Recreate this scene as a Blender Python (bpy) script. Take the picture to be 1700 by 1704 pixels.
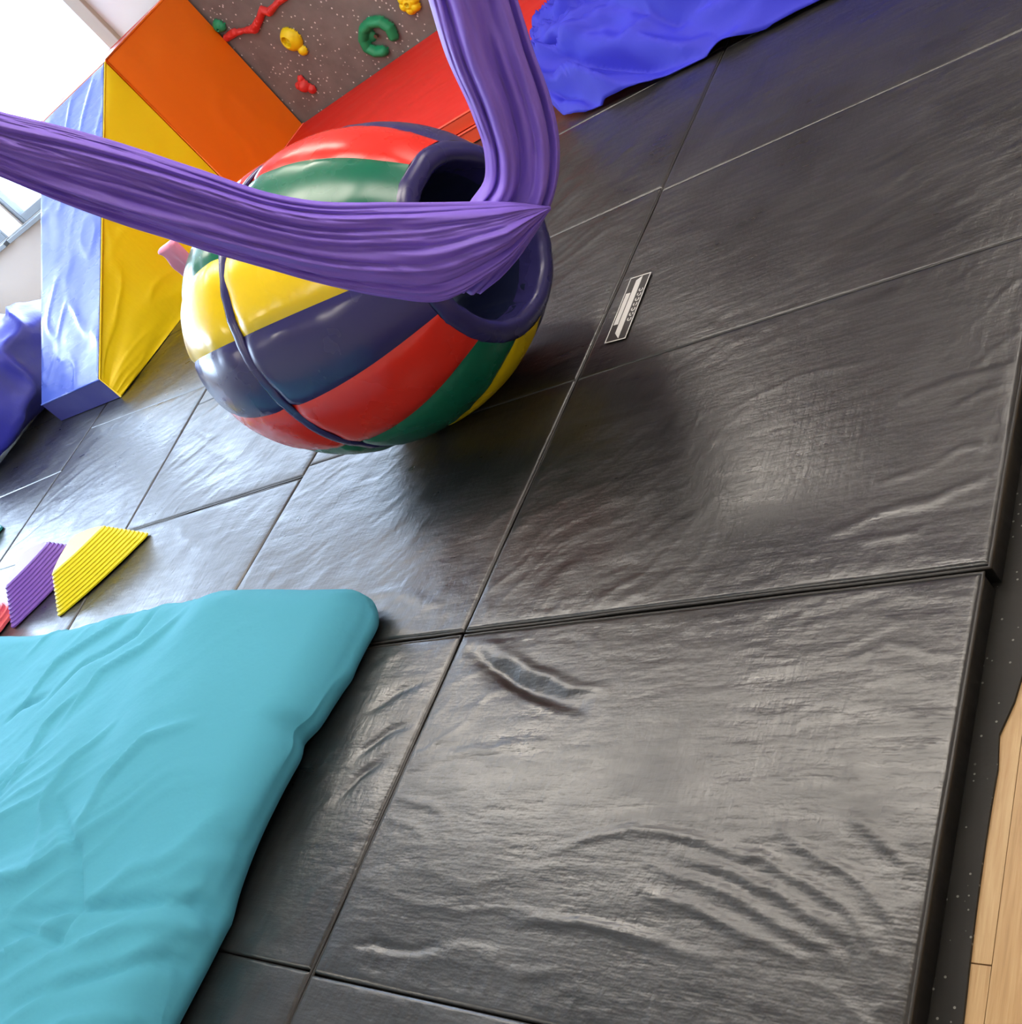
import bpy, math, random
import numpy as np
from mathutils import Matrix, Vector

for o in list(bpy.data.objects):
    bpy.data.objects.remove(o)
SC = bpy.context.scene
COL = SC.collection
random.seed(5)

# ------------------------------------------------------------------ camera
F_PX = 1894.13
CAM_R = np.array([[0.69696259, 0.35088862, -0.62539613],
                  [-0.15646098, -0.77669086, -0.61014037],
                  [-0.69983077, 0.52309511, -0.4864241]])
CAM_O = np.array([1.95528, -0.32346, 1.37500])
cam_d = bpy.data.cameras.new('camera')
cam_d.sensor_fit = 'HORIZONTAL'
cam_d.sensor_width = 36.0
cam_d.lens = F_PX / 1700.0 * 36.0
cam_d.clip_start = 0.05
cam = bpy.data.objects.new('camera', cam_d)
COL.objects.link(cam)
cam.matrix_world = Matrix(((CAM_R[0, 0], -CAM_R[1, 0], -CAM_R[2, 0], CAM_O[0]),
                           (CAM_R[0, 1], -CAM_R[1, 1], -CAM_R[2, 1], CAM_O[1]),
                           (CAM_R[0, 2], -CAM_R[1, 2], -CAM_R[2, 2], CAM_O[2]),
                           (0, 0, 0, 1)))
SC.camera = cam

# ------------------------------------------------------------------ light / exposure
SC.view_settings.view_transform = 'Standard'
SC.view_settings.look = 'None'
SC.view_settings.gamma = 1.0
SC.view_settings.use_curve_mapping = False
SC.view_settings.exposure = 0.0
SKY = (0.62, 0.78, 1.0)
SKY_STRENGTH = 5.0
LAMP_COLOUR = (1.0, 0.92, 0.81)
LAMP_STRENGTH = 15.0
WINDOW_RADIANCE = 15.0
world = bpy.data.worlds.new('sky')
SC.world = world
world.use_nodes = True
bg = world.node_tree.nodes['Background']
bg.inputs[0].default_value = (*SKY, 1)
bg.inputs[1].default_value = SKY_STRENGTH

WALL_Y = 5.30
LEFT_X = -9.6
WINDOWS = [(-7.55, -4.93), (-9.4, -7.85)]       # in the back wall: x from, to
SIDE_WINDOWS = [(-0.2, 2.2), (2.5, 4.9)]        # in the left wall: y from, to
SILL_Z, HEAD_Z = 0.74, 2.45
ROOM = (LEFT_X, 4.6, -4.2, WALL_Y)     # x0 x1 y0 y1
CEIL = 2.75
FLOOR = -0.06
def daylight(w, h, loc, rot):
    """overcast sky seen through one window opening"""
    ld = bpy.data.lights.new('daylight', 'AREA')
    ld.shape = 'RECTANGLE'
    ld.size, ld.size_y = w, h
    ld.color = SKY
    ld.energy = WINDOW_RADIANCE * math.pi * w * h
    lo = bpy.data.objects.new('daylight', ld)
    COL.objects.link(lo)
    lo.location = loc
    lo.rotation_euler = rot
for a, b in WINDOWS:
    daylight(b - a + .5, HEAD_Z - SILL_Z + .5, ((a + b) / 2, WALL_Y + .45, (SILL_Z + HEAD_Z) / 2), (math.radians(-90), 0, 0))
for a, b in SIDE_WINDOWS:
    daylight(b - a + .5, HEAD_Z - SILL_Z + .5, (LEFT_X - .45, (a + b) / 2, (SILL_Z + HEAD_Z) / 2), (math.radians(-90), 0, math.radians(90)))
cy = SC.cycles
cy.max_bounces, cy.diffuse_bounces, cy.glossy_bounces, cy.transmission_bounces, cy.transparent_max_bounces = 4, 3, 2, 2, 6
cy.adaptive_threshold = 0.05

# ------------------------------------------------------------------ helpers
def ray(px, py):
    d = CAM_R.T @ np.array([(px - 850) / F_PX, (py - 852) / F_PX, 1.0])
    return d / np.linalg.norm(d)

def on_z(px, py, z=0.0):
    d = ray(px, py)
    return CAM_O + d * (z - CAM_O[2]) / d[2]

def on_plane(px, py, P, n):
    d = ray(px, py)
    n = np.array(n, float)
    return CAM_O + d * (np.dot(np.array(P) - CAM_O, n) / np.dot(d, n))

def _hash(ix, iy, iz, seed):
    h = (ix.astype(np.int64) * 374761393 + iy.astype(np.int64) * 668265263 +
         iz.astype(np.int64) * 2147483647 + seed * 1274126177) & 0xffffffff
    h = ((h ^ (h >> 13)) * 1274126177) & 0xffffffff
    h = ((h ^ (h >> 16)) * 2246822519) & 0xffffffff
    return ((h ^ (h >> 15)) & 0xffff) / 32767.5 - 1.0

def noise(x, y, z=0.0, seed=0):
    """smooth value noise in -1..1 on numpy arrays"""
    x, y, z = np.broadcast_arrays(np.asarray(x, float), np.asarray(y, float), np.asarray(z, float))
    ix, iy, iz = np.floor(x), np.floor(y), np.floor(z)
    fx, fy, fz = x - ix, y - iy, z - iz
    fx, fy, fz = [t * t * t * (t * (t * 6 - 15) + 10) for t in (fx, fy, fz)]
    out = 0
    for dx in (0, 1):
        wx = fx if dx else 1 - fx
        for dy in (0, 1):
            wy = fy if dy else 1 - fy
            for dz in (0, 1):
                wz = fz if dz else 1 - fz
                out = out + wx * wy * wz * _hash(ix + dx, iy + dy, iz + dz, seed)
    return out

def ridged(x, y, z=0.0, seed=0, p=3.0):
    return (1 - np.abs(noise(x, y, z, seed))) ** p

def polyline_ridge(X, Y, pts, width, height):
    """gaussian crease along a polyline"""
    best = np.full(X.shape, 1e9)
    fade = np.zeros(X.shape)
    n = len(pts) - 1
    for i in range(n):
        a, b = np.array(pts[i][:2]), np.array(pts[i + 1][:2])
        d = b - a
        L2 = d @ d + 1e-12
        t = np.clip(((X - a[0]) * d[0] + (Y - a[1]) * d[1]) / L2, 0, 1)
        dist = np.hypot(X - a[0] - t * d[0], Y - a[1] - t * d[1])
        s = (i + t) / n
        m = dist < best
        best = np.where(m, dist, best)
        fade = np.where(m, np.sin(np.pi * np.clip(s, 0.04, 0.96)) ** 0.6, fade)
    return height * fade * np.exp(-(best / width) ** 2)

def link(name, me, mat=None, parent=None, smooth=True):
    o = bpy.data.objects.new(name, me)
    COL.objects.link(o)
    if mat is not None and len(me.materials) == 0:
        me.materials.append(mat)
    if smooth and len(me.polygons):
        me.polygons.foreach_set('use_smooth', [True] * len(me.polygons))
    if parent is not None:
        o.parent = parent
    return o

def mesh(name, verts, faces):
    me = bpy.data.meshes.new(name)
    me.from_pydata([tuple(map(float, v)) for v in verts], [], [tuple(map(int, f)) for f in faces])
    me.update()
    return me

def tag(o, label, cat=None, group=None, kind=None):
    o['label'] = label
    if cat:
        o['category'] = cat
    if group:
        o['group'] = group
    if kind:
        o['kind'] = kind
    return o

def empty(name, loc, label, cat, group=None):
    o = bpy.data.objects.new(name, None)
    o.empty_display_size = 0.1
    COL.objects.link(o)
    o.location = loc
    tag(o, label, cat, group)
    return o

def under(o, root):
    """parent keeping world coordinates (roots are never rotated)"""
    o.parent = root
    o.matrix_parent_inverse = Matrix.Translation(root.location).inverted()
    return o

def box_data(x0, x1, y0, y1, z0, z1):
    v = [(x0, y0, z0), (x1, y0, z0), (x1, y1, z0), (x0, y1, z0), (x0, y0, z1), (x1, y0, z1), (x1, y1, z1), (x0, y1, z1)]
    f = [(0, 3, 2, 1), (4, 5, 6, 7), (0, 1, 5, 4), (1, 2, 6, 5), (2, 3, 7, 6), (3, 0, 4, 7)]
    return v, f

def boxes(name, blist, mat, parent=None, bevel=0.0):
    V, Fc = [], []
    for b in blist:
        v, f = box_data(*b)
        k = len(V)
        V += v
        Fc += [tuple(i + k for i in q) for q in f]
    o = link(name, mesh(name, V, Fc), mat, None, smooth=False)
    if bevel:
        m = o.modifiers.new('bevel', 'BEVEL')
        m.width = bevel
        m.segments = 2
        m.limit_method = 'ANGLE'
    if parent is not None:
        under(o, parent)
    return o

def grid_faces(nu, nv, closed_u=False, closed_v=False, off=0):
    i, j = np.meshgrid(np.arange(nu if closed_u else nu - 1), np.arange(nv if closed_v else nv - 1), indexing='ij')
    i2, j2 = (i + 1) % nu, (j + 1) % nv
    return (np.stack([i * nv + j, i2 * nv + j, i2 * nv + j2, i * nv + j2], -1).reshape(-1, 4) + off)

def tube(path, r, n=8, closed=False):
    P = np.array(path, float)
    T = np.roll(P, -1, 0) - np.roll(P, 1, 0)
    if not closed:
        T[0] = P[1] - P[0]
        T[-1] = P[-1] - P[-2]
    T /= np.linalg.norm(T, axis=1)[:, None] + 1e-12
    up = np.array([0, 0, 1.0])
    V = []
    for p, t in zip(P, T):
        a = np.cross(t, up)
        if np.linalg.norm(a) < 1e-3:
            a = np.cross(t, [1, 0, 0])
        a /= np.linalg.norm(a)
        b = np.cross(a, t)
        for k in range(n):
            w = 2 * math.pi * k / n
            V.append(p + r * (math.cos(w) * a + math.sin(w) * b))
    Fc = [tuple(q) for q in grid_faces(len(P), n, closed, True)]
    if not closed:
        m = (len(P) - 1) * n
        Fc.append(tuple(range(n))[::-1])
        Fc.append(tuple(m + k for k in range(n)))
    return V, Fc

def rounded_box(size, r, res):
    """cube-mapped rounded box centred on origin: verts (N,3), normals, quads"""
    h = np.array(size) / 2
    if np.isscalar(r):
        r = np.array([r, r, r])
    r = np.array(r, float)
    inner = h - r
    def axis(k):
        n = max(2, int(size[k] / res))
        mid = np.linspace(-inner[k], inner[k], n)
        e = r[k] * np.sin(np.linspace(0, np.pi / 2, 7)[1:])
        e = r[k] * np.tan(np.linspace(0, np.pi / 4, 7)[1:])
        return np.concatenate([(-inner[k] - e)[::-1], mid, inner[k] + e])
    ax = [axis(k) for k in range(3)]
    V, Fc, off = [], [], 0
    for k in range(3):
        a, b = (k + 1) % 3, (k + 2) % 3
        for s in (-1, 1):
            A, B = np.meshgrid(ax[a], ax[b], indexing='ij')
            P = np.zeros(A.shape + (3,))
            P[..., a], P[..., b], P[..., k] = A, B, s * h[k]
            f = grid_faces(len(ax[a]), len(ax[b]), off=off)
            if s < 0:
                f = f[:, ::-1]
            V.append(P.reshape(-1, 3))
            Fc.append(f)
            off += A.size
    V, Fc = np.concatenate(V), np.concatenate(Fc)
    key = np.round(V / 1e-5).astype(np.int64)
    _, idx, inv = np.unique(key, axis=0, return_index=True, return_inverse=True)
    inv = inv.reshape(-1)
    V, Fc = V[idx], inv[Fc]
    q = np.clip(V, -inner, inner)
    d = (V - q) / r
    ln = np.linalg.norm(d, axis=1)[:, None] + 1e-12
    n = d / ln
    return q + n * r, n, Fc

# ------------------------------------------------------------------ materials
def nd(nt, t, **kw):
    n = nt.nodes.new(t)
    for k, v in kw.items():
        if hasattr(n, k):
            setattr(n, k, v)
    return n

def principled(name, colour, rough=0.5, spec=0.5, **kw):
    m = bpy.data.materials.new(name)
    m.use_nodes = True
    b = m.node_tree.nodes['Principled BSDF']
    b.inputs['Base Color'].default_value = (*colour, 1)
    b.inputs['Roughness'].default_value = rough
    b.inputs['Specular IOR Level'].default_value = spec
    for k, v in kw.items():
        b.inputs[k.replace('_', ' ')].default_value = v
    return m, m.node_tree, b

def coords(nt, scale=(1, 1, 1), rot=(0, 0, 0)):
    tc = nd(nt, 'ShaderNodeTexCoord')
    mp = nd(nt, 'ShaderNodeMapping')
    mp.inputs['Scale'].default_value = scale
    mp.inputs['Rotation'].default_value = rot
    nt.links.new(tc.outputs['Object'], mp.inputs['Vector'])
    return mp.outputs['Vector']

def noise_tex(nt, vec, scale, detail=4, rough=0.55, distort=0.0):
    n = nd(nt, 'ShaderNodeTexNoise')
    n.inputs['Scale'].default_value = scale
    n.inputs['Detail'].default_value = detail
    n.inputs['Roughness'].default_value = rough
    n.inputs['Distortion'].default_value = distort
    nt.links.new(vec, n.inputs['Vector'])
    return n.outputs['Fac']

def ramp(nt, fac, stops):
    r = nd(nt, 'ShaderNodeValToRGB')
    e = r.color_ramp.elements
    while len(e) < len(stops):
        e.new(0.5)
    for k, (p, c) in zip(e, stops):
        k.position = p
        k.color = (*c, 1) if len(c) == 3 else c
    nt.links.new(fac, r.inputs['Fac'])
    return r.outputs['Color']

def bump(nt, b, fac, strength, dist=0.002, prev=None):
    n = nd(nt, 'ShaderNodeBump')
    n.inputs['Strength'].default_value = strength
    n.inputs['Distance'].default_value = dist
    nt.links.new(fac, n.inputs['Height'])
    if prev is not None:
        nt.links.new(prev, n.inputs['Normal'])
    nt.links.new(n.outputs['Normal'], b.inputs['Normal'])
    return n.outputs['Normal']

def map_range(nt, fac, lo, hi, a=0.3, c=0.7):
    n = nd(nt, 'ShaderNodeMapRange')
    n.inputs['From Min'].default_value = a
    n.inputs['From Max'].default_value = c
    n.inputs['To Min'].default_value = lo
    n.inputs['To Max'].default_value = hi
    nt.links.new(fac, n.inputs['Value'])
    return n.outputs['Result']

def math_node(nt, op, a, b):
    n = nd(nt, 'ShaderNodeMath', operation=op)
    for k, x in enumerate((a, b)):
        if isinstance(x, (int, float)):
            n.inputs[k].default_value = x
        else:
            nt.links.new(x, n.inputs[k])
    return n.outputs[0]

def mat_black_vinyl():
    m, nt, b = principled('black_mat_vinyl', (0.016, 0.015, 0.0145), 0.36, 1.0)
    v = coords(nt)
    v2 = coords(nt, (7, 34, 10), (0, 0, 0.15))
    v3 = coords(nt, (60, 14, 10), (0, 0, -0.2))
    smear = noise_tex(nt, v2, 1.0, 3, 0.6)
    cloud = noise_tex(nt, v, 3.2, 4, 0.6)
    h = math_node(nt, 'MULTIPLY', math_node(nt, 'ADD', smear, cloud), 0.5)
    nt.links.new(map_range(nt, h, 0.25, 0.43, 0.32, 0.66), b.inputs['Roughness'])
    nt.links.new(ramp(nt, cloud, [(0.3, (0.0085, 0.008, 0.0076)), (0.7, (0.017, 0.0158, 0.015))]), b.inputs['Base Color'])
    hh = math_node(nt, 'ADD', math_node(nt, 'MULTIPLY', noise_tex(nt, v, 70, 2, 0.65), 0.13),
                   math_node(nt, 'ADD', math_node(nt, 'MULTIPLY', smear, 0.42), math_node(nt, 'MULTIPLY', noise_tex(nt, v3, 1.0, 2, 0.6), 0.20)))
    bump(nt, b, hh, 0.8, 0.0050)
    return m

def mat_vinyl(name, colour, rough=0.3, wrinkle=0.25, sc=(3, 14, 3)):
    m, nt, b = principled(name, colour, rough, 0.5)
    v = coords(nt, sc, (0.4, 0.3, 0.6))
    n = noise_tex(nt, v, 1.0, 3, 0.55)
    nt.links.new(map_range(nt, n, rough - 0.06, rough + 0.1), b.inputs['Roughness'])
    bump(nt, b, n, wrinkle, 0.012)
    return m

def mat_cloth(name, colour, rough=0.75, sheen=0.3, wrinkle=0.25, weave=900, spec=0.3, sc=(5, 5, 5)):
    m, nt, b = principled(name, colour, rough, spec)
    b.inputs['Sheen Weight'].default_value = sheen
    b.inputs['Sheen Roughness'].default_value = 0.4
    b.inputs['Sheen Tint'].default_value = (*[min(1, c * 1.5 + 0.1) for c in colour], 1)
    v = coords(nt, sc)
    bump(nt, b, noise_tex(nt, v, 2.0, 4, 0.6), wrinkle, 0.01)
    return m

def mat_speckle(name, base, fleck, scale, size, rough, bumpy):
    m, nt, b = principled(name, base, rough, 0.35)
    v = coords(nt)
    vo = nd(nt, 'ShaderNodeTexVoronoi')
    vo.inputs['Scale'].default_value = scale
    nt.links.new(v, vo.inputs['Vector'])
    dot = ramp(nt, vo.outputs['Distance'], [(size, (1, 1, 1)), (size + 0.05, (0, 0, 0))])
    sep = nd(nt, 'ShaderNodeSeparateColor')
    nt.links.new(vo.outputs['Color'], sep.inputs[0])
    keep = ramp(nt, sep.outputs[0], [(0.40, (0, 0, 0)), (0.45, (1, 1, 1))])
    mul = nd(nt, 'ShaderNodeMath', operation='MULTIPLY')
    nt.links.new(dot, mul.inputs[0])
    nt.links.new(keep, mul.inputs[1])
    cloud = noise_tex(nt, v, 9, 4)
    cb = ramp(nt, cloud, [(0.3, tuple(c * 0.85 for c in base)), (0.7, tuple(c * 1.15 for c in base))])
    mix = nd(nt, 'ShaderNodeMix', data_type='RGBA')
    nt.links.new(mul.outputs[0], mix.inputs['Factor'])
    nt.links.new(cb, mix.inputs['A'])
    mix.inputs['B'].default_value = (*fleck, 1)
    nt.links.new(mix.outputs['Result'], b.inputs['Base Color'])
    bump(nt, b, noise_tex(nt, v, scale * 1.2, 3), bumpy, 0.003)
    return m

def mat_wood():
    m, nt, b = principled('oak_floor', (0.5, 0.34, 0.18), 0.42, 0.4)
    v = coords(nt, (26, 1.6, 1))
    n = noise_tex(nt, v, 1.0, 6, 0.6, 1.2)
    fine = noise_tex(nt, coords(nt, (220, 7, 1)), 1.0, 3, 0.6, 0.3)
    add = nd(nt, 'ShaderNodeMath', operation='MULTIPLY_ADD')
    nt.links.new(fine, add.inputs[0])
    add.inputs[1].default_value = 0.35
    nt.links.new(n, add.inputs[2])
    c = ramp(nt, add.outputs[0], [(0.4, (0.26, 0.145, 0.058)), (0.62, (0.46, 0.285, 0.125)), (0.85, (0.60, 0.42, 0.215))])
    nt.links.new(c, b.inputs['Base Color'])
    bump(nt, b, fine, 0.15, 0.001)
    return m

def mat_wall(name, colour, rough=0.7):
    m, nt, b = principled(name, colour, rough, 0.3)
    bump(nt, b, noise_tex(nt, coords(nt), 140, 3), 0.08, 0.001)
    return m

def mat_emit(name, colour, strength):
    m = bpy.data.materials.new(name)
    m.use_nodes = True
    nt = m.node_tree
    nt.nodes.clear()
    e = nd(nt, 'ShaderNodeEmission')
    e.inputs[0].default_value = (*colour, 1)
    e.inputs[1].default_value = strength
    o = nd(nt, 'ShaderNodeOutputMaterial')
    nt.links.new(e.outputs[0], o.inputs[0])
    return m

def mat_glass():
    m = bpy.data.materials.new('window_glass')
    m.use_nodes = True
    nt = m.node_tree
    nt.nodes.clear()
    t = nd(nt, 'ShaderNodeBsdfTransparent')
    t.inputs[0].default_value = (0.97, 0.985, 1, 1)
    g = nd(nt, 'ShaderNodeBsdfGlossy')
    g.inputs['Roughness'].default_value = 0.02
    mx = nd(nt, 'ShaderNodeMixShader')
    mx.inputs[0].default_value = 0.06
    nt.links.new(t.outputs[0], mx.inputs[1])
    nt.links.new(g.outputs[0], mx.inputs[2])
    o = nd(nt, 'ShaderNodeOutputMaterial')
    nt.links.new(mx.outputs[0], o.inputs[0])
    return m

M = dict(
    mat=mat_black_vinyl(),
    piping=principled('black_piping', (0.03, 0.028, 0.026), 0.42)[0],
    thread=principled('grey_thread', (0.12, 0.115, 0.11), 0.6)[0],
    rubber=mat_speckle('speckled_rubber', (0.020, 0.019, 0.017), (0.22, 0.22, 0.20), 70, 0.10, 0.6, 0.15),
    wood=mat_wood(),
    climb=mat_speckle('speckled_climbing_panel', (0.168, 0.153, 0.147), (0.62, 0.60, 0.58), 34, 0.17, 0.55, 0.25),
    wall=mat_wall('cream_wall', (0.78, 0.75, 0.70)),
    lowwall=mat_wall('beige_wall', (0.40, 0.345, 0.31)),
    trim=mat_wall('beige_trim', (0.50, 0.42, 0.33)),
    ceil=mat_wall('white_ceiling', (0.80, 0.79, 0.77)),
    frame=principled('grey_window_frame', (0.10, 0.11, 0.12), 0.4)[0],
    glass=mat_glass(),
    lamp=mat_emit('lamp_diffuser', LAMP_COLOUR, LAMP_STRENGTH),
    metal=principled('steel', (0.5, 0.5, 0.5), 0.3, Metallic=1.0)[0],
    white=principled('white_enamel', (0.8, 0.8, 0.8), 0.4)[0],
    orange=mat_vinyl('orange_vinyl', (0.88, 0.175, 0.002), 0.42, 0.12),
    redtop=mat_vinyl('red_top_vinyl', (0.62, 0.05, 0.02), 0.30, 0.1),
    red=mat_vinyl('red_vinyl', (0.64, 0.014, 0.006), 0.5, 0.10),
    redlit=mat_vinyl('red_vinyl_lit', (0.80, 0.07, 0.018), 0.42, 0.10),  # red mat vinyl again, the lit front's brighter tone put into the colour
    wyellow=mat_vinyl('yellow_wedge_vinyl', (0.90, 0.66, 0.002), 0.40, 0.22),
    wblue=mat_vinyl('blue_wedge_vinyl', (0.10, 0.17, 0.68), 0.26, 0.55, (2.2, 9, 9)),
    wblueshade=mat_vinyl('blue_wedge_vinyl_shaded', (0.018, 0.018, 0.22), 0.6, 0.1),  # wedge blue darkened for the lip, its shade put into the colour
    navy=mat_vinyl('navy_vinyl', (0.030, 0.026, 0.115), 0.24, 0.07, (6, 6, 6)),
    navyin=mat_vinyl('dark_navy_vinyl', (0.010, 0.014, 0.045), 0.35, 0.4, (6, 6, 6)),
    bred=mat_vinyl('red_barrel_vinyl', (0.68, 0.020, 0.009), 0.24, 0.06, (6, 6, 6)),
    bgreen=mat_vinyl('green_barrel_vinyl', (0.004, 0.135, 0.072), 0.24, 0.06, (6, 6, 6)),
    byellow=mat_vinyl('yellow_barrel_vinyl', (0.86, 0.60, 0.004), 0.24, 0.06, (6, 6, 6)),
    pink=mat_vinyl('pink_vinyl', (0.80, 0.26, 0.42), 0.35, 0.1),
    purple=mat_cloth('purple_silk', (0.225, 0.130, 0.64), 0.50, 0.25, 0.22, 900, 0.4, (4, 4, 4)),
    blue=mat_cloth('blue_cloth', (0.028, 0.030, 0.50), 0.6, 0.25, 0.20),
    bluepad=mat_cloth('blue_nylon', (0.035, 0.040, 0.46), 0.42, 0.2, 0.35, 700, 0.5, (3, 7, 5)),
    teal=mat_cloth('teal_cotton', (0.085, 0.385, 0.52), 0.8, 0.25, 0.40, 800, 0.2, (4, 4, 4)),
    hred=principled('red_hold_resin', (0.62, 0.03, 0.025), 0.5)[0],
    hgreen=principled('green_hold_resin', (0.006, 0.24, 0.10), 0.5)[0],
    hyellow=principled('yellow_hold_resin', (0.80, 0.60, 0.003), 0.5)[0],
    bolt=principled('dark_bolt', (0.12, 0.11, 0.08), 0.45, Metallic=0.6)[0],
    syellow=principled('yellow_rubber', (0.82, 0.68, 0.003), 0.45)[0],
    spurple=principled('purple_rubber', (0.20, 0.085, 0.46), 0.45)[0],
    spink=principled('pink_rubber', (0.85, 0.13, 0.15), 0.45)[0],
    steal=principled('teal_rubber', (0.01, 0.25, 0.25), 0.45)[0],
    sindigo=principled('indigo_rubber', (0.06, 0.03, 0.30), 0.45)[0],
    ink=principled('white_print', (0.66, 0.65, 0.62), 0.5)[0],
)

def structure(o, label):
    o['kind'] = 'structure'
    o['label'] = label
    return o

# ------------------------------------------------------------------ room shell
X0, X1, Y0, Y1 = ROOM
floor = structure(boxes('floor', [(X0 - .1, X1 + .1, Y0 - .1, Y1 + .1, FLOOR - 0.12, FLOOR - 0.012)], M['wood']), 'light oak plank floor beyond the black mats')
pv, pf = box_data(0, 0.179, 0, 1.198, 0, 0.012)
plank_me = mesh('plank', pv, pf)
plank_me.materials.append(M['wood'])
for ci in range(10):
    for ri in range(4):
        p = bpy.data.objects.new('plank', plank_me)
        COL.objects.link(p)
        p.location = (1.10 + ci * 0.18, -2.2 + ri * 1.2 + (0.45 * ci) % 1.2, FLOOR - 0.012)
        under(p, floor)
structure(boxes('ceiling', [(X0 - .1, X1 + .1, Y0 - .1, Y1 + .1, CEIL, CEIL + 0.1)], M['ceil']), 'white ceiling')
wl, yprev = [(X0 - .2, X0, Y0, Y1, HEAD_Z, CEIL), (X0 - .2, X0, Y0, Y1, FLOOR - .01, SILL_Z)], Y0
for a, b in SIDE_WINDOWS + [(Y1, Y1)]:
    wl.append((X0 - .2, X0, yprev, a, SILL_Z, HEAD_Z))
    yprev = b
structure(boxes('wall_left', wl, M['wall']), 'cream wall left with windows')
structure(boxes('wall_right', [(X1, X1 + .12, Y0, Y1, FLOOR - .01, CEIL)], M['wall']), 'cream wall right')
structure(boxes('wall_front', [(X0, X1, Y0 - .12, Y0, FLOOR - .01, CEIL)], M['wall']), 'cream wall behind the viewer')
wb = [(X0, X1, Y1, Y1 + .2, HEAD_Z, CEIL), (WINDOWS[0][1], X1, Y1, Y1 + .2, FLOOR - .01, HEAD_Z),
      (WINDOWS[1][1], WINDOWS[0][0], Y1, Y1 + .2, SILL_Z, HEAD_Z), (X0, WINDOWS[1][0], Y1, Y1 + .2, SILL_Z, HEAD_Z)]
structure(boxes('wall_back', wb, M['wall']), 'cream wall with the windows and the climbing panel')
structure(boxes('wall_below_window', [(X0, WINDOWS[0][1], Y1, Y1 + .2, FLOOR - .01, SILL_Z)], M['lowwall']), 'beige wall below the window')
structure(boxes('trim_1', [(-4.93, -4.80, Y1 - .035, Y1, FLOOR, CEIL)], M['trim'], bevel=.004), 'beige vertical trim beside the window')
for i, (a, b) in enumerate(WINDOWS):
    w = bpy.data.objects.new('window_%d' % (i + 1), None)
    COL.objects.link(w)
    w.location = ((a + b) / 2, Y1 + .1, SILL_Z)
    structure(w, 'bright window with grey frame' if i == 0 else 'further bright window out of view')
    fw = .07
    boxes('window_frame', [(a, a + fw, Y1 + .02, Y1 + .09, SILL_Z, HEAD_Z), (b - fw, b, Y1 + .02, Y1 + .09, SILL_Z, HEAD_Z),
                           (a + fw, b - fw, Y1 + .02, Y1 + .09, SILL_Z, SILL_Z + fw), (a + fw, b - fw, Y1 + .02, Y1 + .09, HEAD_Z - fw, HEAD_Z)],
          M['frame'], w, .004)
    boxes('window_sill', [(a - .22, b + (0 if i else -.01), Y1 - .09, Y1 + .02, SILL_Z - .045, SILL_Z - .005)], M['frame'], w, .004)
    boxes('window_pane', [(a + fw, b - fw, Y1 + .05, Y1 + .056, SILL_Z + fw, HEAD_Z - fw)], M['glass'], w)

for i, (a, b) in enumerate(SIDE_WINDOWS):
    w = bpy.data.objects.new('window_%d' % (i + 3), None)
    COL.objects.link(w)
    w.location = (X0 - .1, (a + b) / 2, SILL_Z)
    structure(w, 'bright window in the left wall')
    boxes('window_frame', [(X0 - .09, X0 - .02, a, a + fw, SILL_Z, HEAD_Z), (X0 - .09, X0 - .02, b - fw, b, SILL_Z, HEAD_Z),
                           (X0 - .09, X0 - .02, a + fw, b - fw, SILL_Z, SILL_Z + fw), (X0 - .09, X0 - .02, a + fw, b - fw, HEAD_Z - fw, HEAD_Z)],
          M['frame'], w, .004)
    boxes('window_pane', [(X0 - .056, X0 - .05, a + fw, b - fw, SILL_Z + fw, HEAD_Z - fw)], M['glass'], w)

# ceiling lights: middle row follows mat sheen; right end and outer rows added fill
CL = [(x, 1.9) for x in (-3.4, -2.0, -.6, .8, 2.2)] + [(x, -1.7) for x in (-3.4, -.6, 2.2)] + [(-2.0, 3.9), (.8, 3.9)]
for k, (x, y) in enumerate(CL):
    t = empty('ceiling_and_fill_light', (x, y, CEIL), 'white recessed ceiling light panel out of view, outer rows added as fill', 'ceiling light', 'ceiling light panels')
    boxes('diffuser', [(x - .58, x + .58, y - .28, y + .28, CEIL - .022, CEIL - .012)], M['lamp'], t)
    boxes('light_frame', [(x - .61, x + .61, y - .31, y - .28, CEIL - .03, CEIL - .001), (x - .61, x + .61, y + .28, y + .31, CEIL - .03, CEIL - .001),
                          (x - .61, x - .58, y - .28, y + .28, CEIL - .03, CEIL - .001), (x + .58, x + .61, y - .28, y + .28, CEIL - .03, CEIL - .001)],
          M['white'], t)

# ------------------------------------------------------------------ rubber underlay
ys = np.linspace(-1.6, 4.9, 120)
edge = 1.252 + 0.006 * noise(ys * 3, 0, 0, 3) + 0.014 * np.clip((ys - .56) / .05, 0, 1) - 0.012 * np.exp(-((ys - .545) / .02) ** 2)
V, Fc = [], []
for y, e in zip(ys, edge):
    for z in (FLOOR, FLOOR + .005):
        V += [(-6.3, y, z), (e, y, z)]
n = len(ys)
for i in range(n - 1):
    k = i * 4
    Fc += [(k + 2, k + 3, k + 7, k + 6), (k + 1, k + 5, k + 7, k + 3), (k, k + 2, k + 6, k + 4), (k + 1, k, k + 4, k + 5)]
Fc += [(0, 1, 3, 2), (4 * n - 4, 4 * n - 2, 4 * n - 1, 4 * n - 3)]
tag(link('rubber_underlay', mesh('rubber_underlay', V, Fc), M['rubber'], smooth=False),
    'thin speckled black rubber sheet under the mats, edging the oak floor', 'rubber sheet')
UNDER = FLOOR + .005

# ------------------------------------------------------------------ black folding gym mats
def axis_samples(L, res, r):
    n = max(4, int((L - 2 * r) / res))
    e = np.array([0, .12, .3, .55, .8]) * r
    return np.concatenate([e, np.linspace(r, L - r, n), (L - e)[::-1]])

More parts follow.
